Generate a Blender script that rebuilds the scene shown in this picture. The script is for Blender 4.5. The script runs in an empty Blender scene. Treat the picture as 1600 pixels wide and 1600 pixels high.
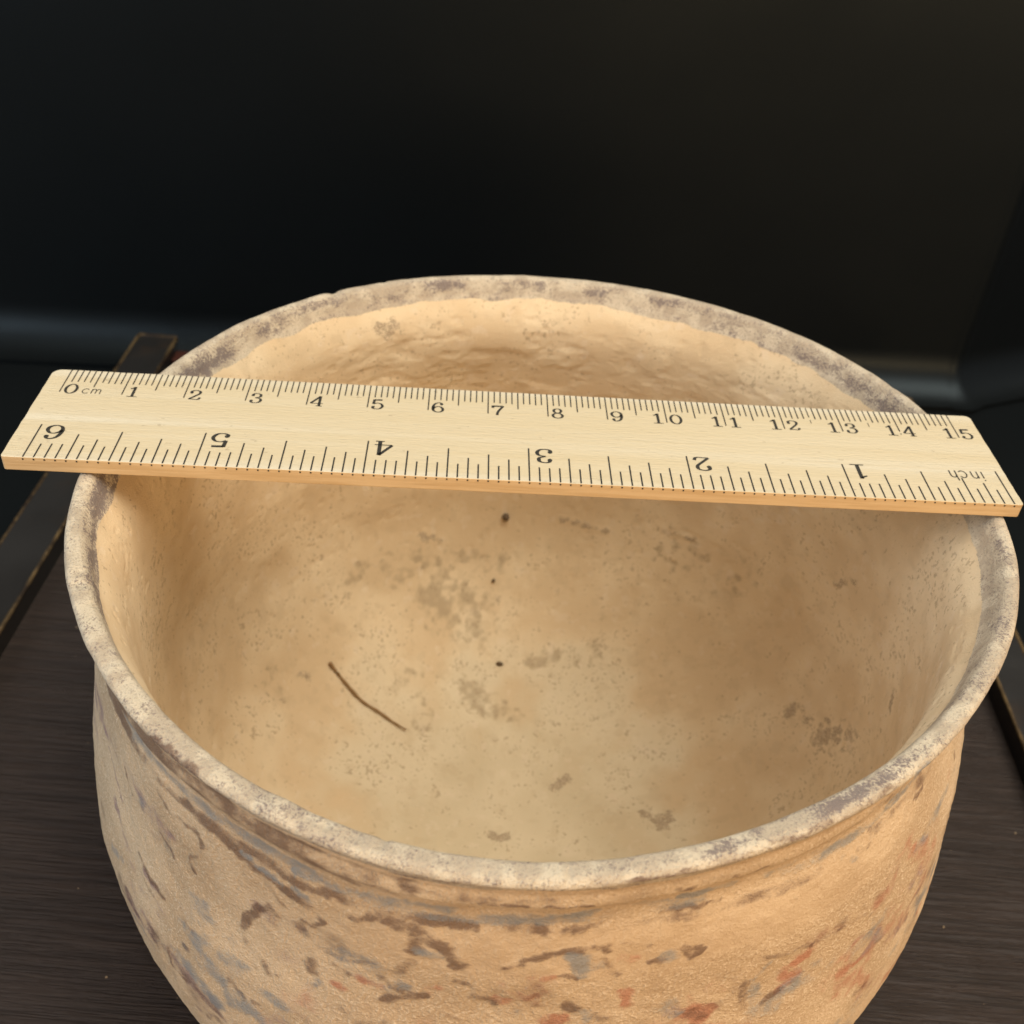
import bpy, bmesh, math, random
import numpy as np
from mathutils import Matrix, Vector

random.seed(5)
CM = .01
scene = bpy.context.scene
COL = scene.collection

# ---------------------------------------------------------------- camera
cam_data = bpy.data.cameras.new('camera')
cam = bpy.data.objects.new('camera', cam_data)
COL.objects.link(cam)
scene.camera = cam
cam_data.sensor_width = 36
cam_data.lens = 1684.27/1600*36
cam_data.clip_start = .01
cam_data.clip_end = 20
PITCH, ROLL = .667406, .084266
f = Vector((0, math.cos(PITCH), -math.sin(PITCH))); rt = Vector((1, 0, 0)); up = rt.cross(f)
cr, sr = math.cos(ROLL), math.sin(ROLL)
xr, yr = cr*rt+sr*up, -sr*rt+cr*up
m = Matrix((xr, yr, -f)).transposed().to_4x4()
m.translation = Vector((-.52528, -13.83497, 9.83081+10.27))*CM
cam.matrix_world = m
cam_data.dof.use_dof = True
cam_data.dof.focus_distance = .150
cam_data.dof.aperture_fstop = 38

# ---------------------------------------------------------------- light
world = bpy.data.worlds.new('World')
scene.world = world
world.use_nodes = True
bg = world.node_tree.nodes['Background']
bg.inputs[0].default_value = (.78, .82, .9, 1)
bg.inputs[1].default_value = .28

def area(name, loc, target, size, power, color):
    d = bpy.data.lights.new(name, 'AREA')
    d.shape = 'DISK'; d.size = size; d.energy = power; d.color = color
    o = bpy.data.objects.new(name, d)
    COL.objects.link(o)
    o.location = loc
    o.rotation_euler = (Vector(target)-Vector(loc)).to_track_quat('-Z', 'Y').to_euler()
    return o
area('ceiling_lamp', (.36, -.06, 1.28), (0, 0, .08), 1.1, 24.0, (1, .94, .82))
area('warm_lamp', (.22, -.44, .20), (0, 0, .07), .24, 1.75, (1, .62, .29))
area('cool_fill_light', (-.48, -.24, .30), (0, 0, .06), .40, 1.9, (.86, .92, 1))  # unseen cool fill, added to light the bowl's left side

scene.view_settings.view_transform = 'Standard'
scene.view_settings.look = 'None'
scene.view_settings.exposure = 0
scene.view_settings.gamma = 1
scene.view_settings.use_curve_mapping = False
scene.render.engine = 'CYCLES'
scene.cycles.use_denoising = True
scene.cycles.use_adaptive_sampling = True
scene.cycles.adaptive_threshold = .02
scene.cycles.adaptive_min_samples = 16
scene.cycles.max_bounces = 6
scene.cycles.diffuse_bounces = 4

# ---------------------------------------------------------------- helpers
def tag(o, label=None, cat=None, group=None, kind=None):
    if label: o['label'] = label
    if cat: o['category'] = cat
    if group: o['group'] = group
    if kind: o['kind'] = kind
    return o
def link(name, me, mat=None, parent=None):
    o = bpy.data.objects.new(name, me)
    COL.objects.link(o)
    if mat: me.materials.append(mat)
    o.parent = parent
    return o
def empty(name, loc=(0, 0, 0), rz=0):
    o = bpy.data.objects.new(name, None)
    COL.objects.link(o)
    o.empty_display_size = .01
    o.location = loc; o.rotation_euler = (0, 0, rz)
    return o
def from_bm(name, bm, mat, parent=None, smooth_=False):
    me = bpy.data.meshes.new(name)
    bm.normal_update()
    bm.to_mesh(me); bm.free()
    if smooth_:
        for p in me.polygons: p.use_smooth = True
    return link(name, me, mat, parent)

class NT:
    """small node-tree builder"""
    def __init__(self, name):
        self.mat = bpy.data.materials.new(name)
        self.mat.use_nodes = True
        self.t = self.mat.node_tree
        self.b = self.t.nodes['Principled BSDF']
        tc = self.t.nodes.new('ShaderNodeTexCoord')
        self.obj = tc.outputs['Object']
    def put(self, sock, v):
        if isinstance(v, (int, float)): sock.default_value = v
        elif isinstance(v, (tuple, list)): sock.default_value = tuple(v)+((1,) if len(v) == 3 and sock.type == 'RGBA' else ())
        else: self.t.links.new(v, sock)
    def noise(self, scale, detail=2, rough=.5, vec=None, stretch=None, dist=0):
        n = self.t.nodes.new('ShaderNodeTexNoise')
        v = vec or self.obj
        if stretch:
            mp = self.t.nodes.new('ShaderNodeMapping')
            mp.inputs['Scale'].default_value = stretch
            self.t.links.new(v, mp.inputs['Vector']); v = mp.outputs[0]
        self.t.links.new(v, n.inputs['Vector'])
        n.inputs['Scale'].default_value = scale; n.inputs['Detail'].default_value = detail
        n.inputs['Roughness'].default_value = rough; n.inputs['Distortion'].default_value = dist
        return n.outputs['Fac']
    def voronoi(self, scale, feature='F1'):
        n = self.t.nodes.new('ShaderNodeTexVoronoi')
        n.feature = feature
        self.t.links.new(self.obj, n.inputs['Vector'])
        n.inputs['Scale'].default_value = scale
        return n.outputs['Distance']
    def math(self, op, a, b=0.0, c=0.0):
        n = self.t.nodes.new('ShaderNodeMath'); n.operation = op
        self.put(n.inputs[0], a); self.put(n.inputs[1], b); self.put(n.inputs[2], c)
        return n.outputs[0]
    def ramp(self, x, lo, hi, a=0.0, b=1.0):
        n = self.t.nodes.new('ShaderNodeMapRange'); n.interpolation_type = 'SMOOTHSTEP'
        self.put(n.inputs['Value'], x)
        self.put(n.inputs['From Min'], lo); self.put(n.inputs['From Max'], hi)
        self.put(n.inputs['To Min'], a); self.put(n.inputs['To Max'], b)
        return n.outputs[0]
    def mix(self, fac, a, b, mode='MIX'):
        n = self.t.nodes.new('ShaderNodeMix'); n.data_type = 'RGBA'; n.blend_type = mode
        self.put(n.inputs[0], fac); self.put(n.inputs[6], a); self.put(n.inputs[7], b)
        return n.outputs[2]
    def attr(self, name):
        n = self.t.nodes.new('ShaderNodeAttribute'); n.attribute_name = name
        s = self.t.nodes.new('ShaderNodeSeparateColor')
        self.t.links.new(n.outputs['Color'], s.inputs[0])
        return s.outputs[0], s.outputs[1], s.outputs[2], n.outputs['Alpha']
    def bump(self, h, dist, strength=1.0, normal=None):
        n = self.t.nodes.new('ShaderNodeBump')
        self.put(n.inputs['Height'], h)
        n.inputs['Distance'].default_value = dist; n.inputs['Strength'].default_value = strength
        if normal is not None: self.t.links.new(normal, n.inputs['Normal'])
        return n.outputs[0]
    def out(self, color, rough=.6, normal=None, spec=.5, metal=0.0):
        self.put(self.b.inputs['Base Color'], color)
        self.put(self.b.inputs['Roughness'], rough)
        self.put(self.b.inputs['Specular IOR Level'], spec)
        self.put(self.b.inputs['Metallic'], metal)
        if normal is not None: self.t.links.new(normal, self.b.inputs['Normal'])
        return self.mat

# ---------------------------------------------------------------- materials
def mat_clay():
    n = NT('worn_painted_earthenware')
    K, B, R, M = n.attr('paint')
    rim, dark, stain, crust = n.attr('ware')
    inside, slip, big, streak = n.attr('zone')
    mid, patch, spot, dust = n.attr('wear')  # dust only masks the floor tint against the peach wall tint
    fine = n.noise(2300, 3, .65); grit = n.noise(4300, 2, .7)
    g0 = n.math('SUBTRACT', grit, .5); f0 = n.math('SUBTRACT', fine, .5)
    # bare clay, outside and inside
    outc = n.mix(n.ramp(big, .3, .7), (.50, .362, .222), (.61, .458, .292))
    rough = n.math('MULTIPLY_ADD', slip, -.7, 1.0)
    outc = n.mix(n.math('MULTIPLY', n.ramp(fine, .50, .68, 0, .75), rough), outc, (.74, .60, .42))
    outc = n.mix(n.math('MULTIPLY', n.ramp(fine, .44, .30, 0, .5), rough), outc, (.36, .25, .16))
    inc = n.mix(n.ramp(big, .3, .7), n.mix(dust, (.61, .455, .275), (.58, .475, .31)), n.mix(dust, (.69, .54, .345), (.645, .535, .36)))  # walls peachier than floor: warm bounce light painted into the clay colour
    inc = n.mix(n.ramp(mid, .54, .76, 0, .22), inc, (.46, .345, .21))
    fleck = n.noise(1250, 2, .55)
    inc = n.mix(n.ramp(n.math('MULTIPLY_ADD', patch, .35, n.math('MULTIPLY_ADD', big, .25, fleck)), .93, 1.03, 0, .5), inc, (.29, .205, .125))
    inc = n.mix(n.ramp(n.math('MULTIPLY_ADD', patch, .3, n.math('SUBTRACT', 1.0, fleck)), .86, .96, 0, .4), inc, (.74, .61, .44))
    inc = n.mix(n.ramp(n.math('MULTIPLY_ADD', f0, .3, mid), .34, .22, 0, .3), inc, (.70, .57, .41))
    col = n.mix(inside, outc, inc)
    # dirt stains and crusts inside
    sm = n.ramp(n.math('ADD', stain, n.math('MULTIPLY', n.math('SUBTRACT', patch, .5), n.ramp(stain, 0, .15, 0, 1.9))), .2, 1.0, 0, .62)
    col = n.mix(sm, col, (.34, .255, .155))
    cm = n.ramp(n.math('ADD', crust, n.math('MULTIPLY', n.math('ADD', f0, n.math('SUBTRACT', spot, .5)), n.ramp(crust, 0, .2, 0, 2.2))), .4, 1.0, 0, .8)
    col = n.mix(cm, col, n.mix(n.ramp(grit, .4, .6), (.20, .14, .08), (.55, .43, .29)))
    # pale slip on the rim, with what is left of the dark paint
    wear = n.math('ADD', n.math('MULTIPLY', n.math('SUBTRACT', patch, .5), 1.0), n.math('ADD', n.math('MULTIPLY', f0, 1.7), n.math('MULTIPLY', g0, 1.2)))
    rc = n.mix(n.ramp(mid, .35, .68), (.43, .352, .255), (.55, .465, .34))
    rc = n.mix(n.ramp(n.math('ADD', f0, g0), .0, .22, 0, .6), rc, (.30, .245, .195))
    rc = n.mix(n.ramp(n.math('ADD', dark, wear), .25, .85, 0, .88), rc, (.175, .138, .125))
    rm = n.ramp(n.math('ADD', rim, n.math('MULTIPLY', wear, .3)), .4, .62)
    col = n.mix(rm, col, rc)
    # painted decoration, rubbed along the turning direction
    er = n.math('ADD', n.math('MULTIPLY', n.math('SUBTRACT', streak, .5), 2.0), n.math('ADD', n.math('MULTIPLY', f0, 1.0), n.math('MULTIPLY', g0, .6)))
    def layer(col, mask, tint, top):
        return n.mix(n.ramp(n.math('ADD', mask, n.math('MULTIPLY', er, n.ramp(mask, 0, .3))), .04, 1.02, 0, top), col, tint)
    col = layer(col, M, (.27, .175, .175), .8)
    col = layer(col, R, (.42, .16, .092), .74)
    col = layer(col, K, (.125, .072, .050), .78)
    col = layer(col, B, (.235, .245, .24), .8)
    # relief
    ext = n.math('SUBTRACT', 1.0, inside)
    h = n.math('MULTIPLY', fine, n.math('MULTIPLY_ADD', ext, n.math('MULTIPLY_ADD', slip, -.6, .85), .22))
    h = n.math('ADD', h, n.math('MULTIPLY', grit, .28))
    nor = n.bump(h, .0005, .8)
    return n.out(col, .9, nor, .2)

def mat_maple():
    n = NT('pale_ruler_wood')
    g1 = n.noise(60, 2, .6, stretch=(.16, 5, 5)); g2 = n.noise(300, 2, .6, stretch=(.06, 4, 4)); g3 = n.noise(2200, 2, .6, stretch=(.22, 1.2, 1.2))
    col = n.mix(n.ramp(g1, .35, .68), (.55, .488, .362), (.515, .44, .303))
    col = n.mix(n.ramp(g2, .52, .74, 0, .30), col, (.45, .36, .22))
    col = n.mix(n.ramp(g3, .60, .76, 0, .35), col, (.34, .275, .17))
    col = n.mix(n.ramp(n.noise(75, 2, .5, stretch=(.04, 1.3, 1)), .42, .60, 0, .55), col, (.50, .405, .245))
    col = n.mix(n.ramp(n.noise(1100, 2, .5, stretch=(.5, 1, 1)), .70, .78, 0, .5), col, (.26, .20, .13))
    col = n.mix(n.ramp(n.noise(160, 3, .6), .55, .8, 0, .22), col, (.42, .35, .24))
    h = n.math('ADD', n.math('MULTIPLY', g2, .4), g3)
    return n.out(col, .65, n.bump(h, .00016, .8), .28)

def mat_edge():
    n = NT('orange_ruler_edge_wood')
    g = n.noise(900, 3, .6, stretch=(.1, 1, 2))
    return n.out(n.mix(n.ramp(g, .35, .7), (.60, .43, .23), (.52, .355, .175)), .6, n.bump(g, .0001, .6), .3)  # side faces get a more orange wood tone than the top

def mat_ink():
    n = NT('black_ruler_ink')
    w = n.ramp(n.noise(2600, 2, .7), .66, .82)
    return n.out(n.mix(w, (.028, .026, .022), (.40, .33, .2)), .6, None, .3)

def mat_board():
    n = NT('dark_stained_wood')
    g1 = n.noise(70, 3, .6, stretch=(.35, 5, 1)); g2 = n.noise(420, 4, .7, stretch=(.10, 2.4, 1)); g3 = n.noise(1200, 3, .65, stretch=(.10, 1.3, 1))
    col = n.mix(n.ramp(g1, .3, .7), (.020, .0138, .011), (.030, .0205, .0163))
    col = n.mix(n.ramp(g2, .46, .74, 0, .7), col, (.013, .009, .0075))
    col = n.mix(n.ramp(g3, .56, .72, 0, .25), col, (.070, .052, .042))
    h = n.math('ADD', n.ramp(g2, .4, .66, 1, 0), n.math('MULTIPLY', g3, .4))
    return n.out(col, n.ramp(g2, .3, .7, .5, .66), n.bump(h, .0003, .7), .25)

def mat_rail():
    n = NT('dark_lacquered_rail')
    w = n.noise(55, 3, .6)
    col = n.mix(n.ramp(w, .5, .8), (.013, .012, .011), (.030, .018, .010))
    return n.out(col, n.ramp(n.noise(30, 2, .5), .3, .7, .3, .5), n.bump(n.noise(700, 3, .6), .0001, .6), .5)
def mat_gilt():
    n = NT('rubbed_gilt_edge')
    w = n.noise(90, 4, .7)
    col = n.mix(n.ramp(w, .36, .62), (.028, .018, .011), (.15, .098, .042))
    return n.out(col, .42, None, .5, .35)
def mat_redwood():
    n = NT('dark_red_wood')
    return n.out(n.mix(n.noise(60, 3, .6, stretch=(.2, 3, 3)), (.035, .012, .008), (.07, .022, .014)), .45, None, .4)
def mat_backdrop():
    n = NT('black_backdrop_sheet')
    w = n.noise(14, 3, .5)
    col = n.mix(w, (.0034, .0040, .0041), (.0050, .0057, .0058))
    n.b.inputs['Specular Tint'].default_value = (.72, .9, 1, 1)
    return n.out(col, .42, n.bump(n.noise(9, 2, .5), .004, .4), .19)
def mat_plain(name, c0, c1, scale, rough=.8):
    n = NT(name)
    return n.out(n.mix(n.noise(scale, 3, .6), c0, c1), rough, n.bump(n.noise(scale*2, 2, .6), .0003, .7), .2)

CLAY = mat_clay(); MAPLE = mat_maple(); EDGE = mat_edge(); INK = mat_ink(); BOARD = mat_board(); RAIL = mat_rail(); GILT = mat_gilt()
REDWOOD = mat_redwood(); BACK = mat_backdrop()

# ---------------------------------------------------------------- bowl shape (centimetres, crest of the rim at z = 10)
def catmull(pts, n):
    pts = np.array(pts, float)
    p = np.vstack([2*pts[0]-pts[1], pts, 2*pts[-1]-pts[-2]])
    out = []
    for i in range(1, len(p)-2):
        t = np.linspace(0, 1, n, endpoint=False)[:, None]
        a, b, c, d = p[i-1], p[i], p[i+1], p[i+2]
        out.append(.5*((2*b)+(-a+c)*t+(2*a-5*b+4*c-d)*t*t+(-a+3*b-3*c+d)*t**3))
    out.append(p[-2][None])
    return np.vstack(out)

def smooth(a, b, x):
    t = np.clip((x-a)/(b-a), 0, 1)
    return t*t*(3-2*t)

_H = np.random.RandomState(7).rand(4096)
_PM = np.random.RandomState(8).permutation(4096)
def vnoise(p):
    """smooth value noise in 0..1 for an (n, 3) array"""
    i = np.floor(p).astype(np.int64); f = p-i
    f = f*f*f*(f*(f*6-15)+10)
    x0, y0, z0 = i[:, 0], i[:, 1], i[:, 2]
    def h(dx, dy, dz):
        k = _PM[(x0+dx) & 4095]; k = _PM[(k+y0+dy) & 4095]; return _H[_PM[(k+z0+dz) & 4095]]
    fx, fy, fz = f[:, 0], f[:, 1], f[:, 2]
    def lx(dy, dz): return h(0, dy, dz)*(1-fx)+h(1, dy, dz)*fx
    a = lx(0, 0)*(1-fy)+lx(1, 0)*fy
    b = lx(0, 1)*(1-fy)+lx(1, 1)*fy
    return a*(1-fz)+b*fz
def fbm(p, octaves=3):
    s = 0; a = .5; t = 0
    for k in range(octaves):
        s = s+a*vnoise(p*(2.03**k)+k*17.3); t += a; a *= .5
    return s/t

PROFILE_OUT = [(0, -9.94), (2.6, -9.95), (3.9, -10.0), (4.5, -9.86), (5.6, -9.3), (6.7, -8.4), (7.36, -7.2), (7.56, -6.2), (7.6, -5.23),
               (7.5, -4.23), (7.34, -3.23), (7.1, -2.23), (6.88, -1.33), (6.76, -.92), (6.82, -.60), (7.0, -.36), (7.16, -.22), (7.24, -.1), (7.2, -.02), (7.12, 0)]
PROFILE_IN = [(7.12, 0), (7.03, -.03), (6.95, -.13), (6.81, -.36), (6.61, -.7), (6.49, -1.05), (6.44, -1.6), (6.45, -2.6), (6.50, -3.8), (6.52, -5.0), (6.36, -6.2),
              (5.88, -7.4), (5.05, -8.35), (3.9, -8.95), (2, -9.3), (0.02, -9.4)]
RIM = [(-180, 7.18), (-160, 7.24), (-144, 7.25), (-128, 7.32), (-112, 7.36), (-97, 7.37), (-85, 7.28), (-74, 7.13), (-60, 7.04), (-36, 7.03), (-20, 7.14),
       (-5, 7.28), (12, 7.33), (24, 7.38), (36, 7.42), (48, 7.36), (63, 7.22), (78, 7.16), (95, 7.1), (117, 7.16), (135, 7.24), (152, 7.18), (165, 7.15)]
FRONT_OUT, FRONT_IN = .36, .2
def bowl_grid(nf, nb):
    th = np.concatenate([np.linspace(-180, 0, nf, endpoint=False), np.linspace(0, 180, nb, endpoint=False)])
    co = catmull(PROFILE_OUT, 60); ci = catmull(PROFILE_IN, 60)[1:]
    pr = np.vstack([co, ci])
    L = np.concatenate([[0], np.cumsum(np.hypot(*np.diff(pr, axis=0).T))])
    L -= L[len(co)-1]                      # arc length, 0 at the crest, negative outside
    st = []
    v = L[0]
    while v < L[-1]:
        st.append(v)
        v += .12 if v < -9 else .055 if v < -3.6 else .03 if v < -.7 else .016 if v < .6 else .03 if v < 3.6 else .05
    v = np.array(st+[L[-1]])
    r = np.interp(v, L, pr[:, 0]); z = np.interp(v, L, pr[:, 1])
    a = np.array(RIM)
    t3 = np.concatenate([a[:, 0]-360, a[:, 0], a[:, 0]+360]); r3 = np.tile(a[:, 1], 3)
    dr = np.zeros(len(th))
    for k in np.linspace(-9, 9, 13): dr += np.interp(th+k, t3, r3)/13
    dr -= 7.24
    R = r[:, None]+dr[None]*smooth(-3, -.5, z)[:, None]*np.minimum(1, r/6)[:, None]
    fr = np.exp(-((((th+95+180) % 360)-180)/68.0)**4)
    w = np.where(v < 0, smooth(-3.4, -.8, z)*smooth(-.12, -.6, z), smooth(-4.2, -.9, z)*smooth(-.02, -.5, z))
    R = R+fr[None]*np.where(v < 0, FRONT_OUT*w, FRONT_IN*w)[:, None]
    R = R-.07*fr[None]*(smooth(0, .08, v)*(1-smooth(.5, 1.5, v)))[:, None]
    Z = np.broadcast_to(z[:, None], R.shape)
    t = np.radians(th)
    P = np.stack([R*np.cos(t), R*np.sin(t), Z+10.0], -1)
    return P, th, v

# ---------------------------------------------------------------- setting: table top and folded black backdrop
FLOOR_Z = -.9
bm = bmesh.new()
vs = [bm.verts.new((x*CM, y*CM, FLOOR_Z*CM)) for x, y in ((-90, -60), (90, -60), (90, 60), (-90, 60))]
bm.faces.new(vs)
tag(from_bm('table_surface', bm, BACK), 'blue-black table top around the tray', kind='structure')

def backdrop():
    a = Vector((-20, 20.56)); c = Vector((15.75, 22.8)); e = Vector((19.56, 24.6))   # the fold between the back panel and the side wing is at c
    d1 = (c-a).normalized(); d2 = (e-c).normalized()
    rg = (Vector((d1.y, -d1.x))+Vector((d2.y, -d2.x)))*.5          # a rounded crease stands a little proud
    plan = [c-d1*s for s in (90, 50, 36, 20, 8)]+[c-d1*.35, c-d1*.15+rg*.10, c+rg*.16, c+d2*.15+rg*.10, c+d2*.35]+[c+d2*s for s in (4, 10, 25, 60)]
    nrm = []
    n1 = Vector((d1.y, -d1.x)); n2 = Vector((d2.y, -d2.x))
    for i in range(len(plan)):
        n = n1 if i < 7 else n2
        if i == 7: n = (n1+n2)/(1+n1.dot(n2))
        nrm.append(n)
    R = 1.7
    prof = [(R*(1-math.sin(a)), R*(1-math.cos(a))) for a in np.linspace(0, math.pi/2, 17)]   # offset from the wall, height
    prof += [(0, h) for h in (3, 5, 9, 15, 25, 48)]
    bm = bmesh.new()
    rows = []
    for (x, y), n in zip(plan, nrm):
        rows.append([bm.verts.new(((x+n.x*o)*CM, (y+n.y*o)*CM, (FLOOR_Z+.004+h)*CM)) for o, h in prof])
    for a, b in zip(rows, rows[1:]):
        for i in range(len(prof)-1):
            bm.faces.new((a[i], b[i], b[i+1], a[i+1]))
    o = from_bm('backdrop', bm, BACK)
    s = o.modifiers.new('thickness', 'SOLIDIFY'); s.thickness = .002; s.offset = 1
    for p in o.data.polygons: p.use_smooth = True
    e = o.modifiers.new('split', 'EDGE_SPLIT'); e.split_angle = math.radians(60)
    return tag(o, 'black backdrop sheet folded at the right behind the bowl', kind='structure')
backdrop()

# ---------------------------------------------------------------- tray
def box(bm, x0, x1, y0, y1, z0, z1):
    r = bmesh.ops.create_cube(bm, size=1)['verts']
    bmesh.ops.scale(bm, vec=((x1-x0)*CM, (y1-y0)*CM, (z1-z0)*CM), verts=r)
    bmesh.ops.translate(bm, vec=((x0+x1)/2*CM, (y0+y1)/2*CM, (z0+z1)/2*CM), verts=r)
    return r
def bevelled_box(name, ext, mat, parent, bev=.06, seg=2):
    bm = bmesh.new(); box(bm, *ext)
    bmesh.ops.bevel(bm, geom=bm.edges[:], offset=bev*CM, segments=seg, profile=.6, affect='EDGES')
    return from_bm(name, bm, mat, parent)
tray = tag(empty('tray', (0, .0, 0)), 'dark wooden tray with raised gilt-edged side rails under the bowl', 'tray')
bevelled_box('board', (-13.9, 12.95, -22, 18.6, -.85, 0), BOARD, tray, .04)
for x0, x1 in ((-14.2, -12.8), (12.12, 13.22)):
    rail = bevelled_box('side_rail', (x0, x1, -22.3, 19.2, -.86, .6), RAIL, tray, .08)
    for xa in (x0, x1):
        bm = bmesh.new()                     # the rubbed gilt along each top edge, a thin bead proud of the lacquer
        n, seg = 160, 6
        rows = []
        for i in range(n+1):
            y = -22.1+41.25*i/n
            rad = .062+.03*(fbm(np.array([[y*.7, xa, 3.1]]), 3)[0]-.5)
            rows.append([bm.verts.new(((xa+(.035 if xa == x0 else -.035)+rad*math.cos(a))*CM, y*CM, (.57+rad*math.sin(a))*CM)) for a in np.linspace(0, 2*math.pi, seg, endpoint=False)])
        for a, b in zip(rows, rows[1:]):
            for k in range(seg): bm.faces.new((a[k], a[(k+1) % seg], b[(k+1) % seg], b[k]))
        bm.faces.new(rows[0][::-1]); bm.faces.new(rows[-1])
        from_bm('gilt_edge', bm, GILT, rail, True)
    bevelled_box('end_cap', (x0+.02, x1-.02, 19.16, 19.3, .34, .64), GILT, rail, .05)
bevelled_box('back_rail', (-12.78, 12.1, 18.2, 18.9, -.86, .28), REDWOOD, tray, .07)

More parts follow.
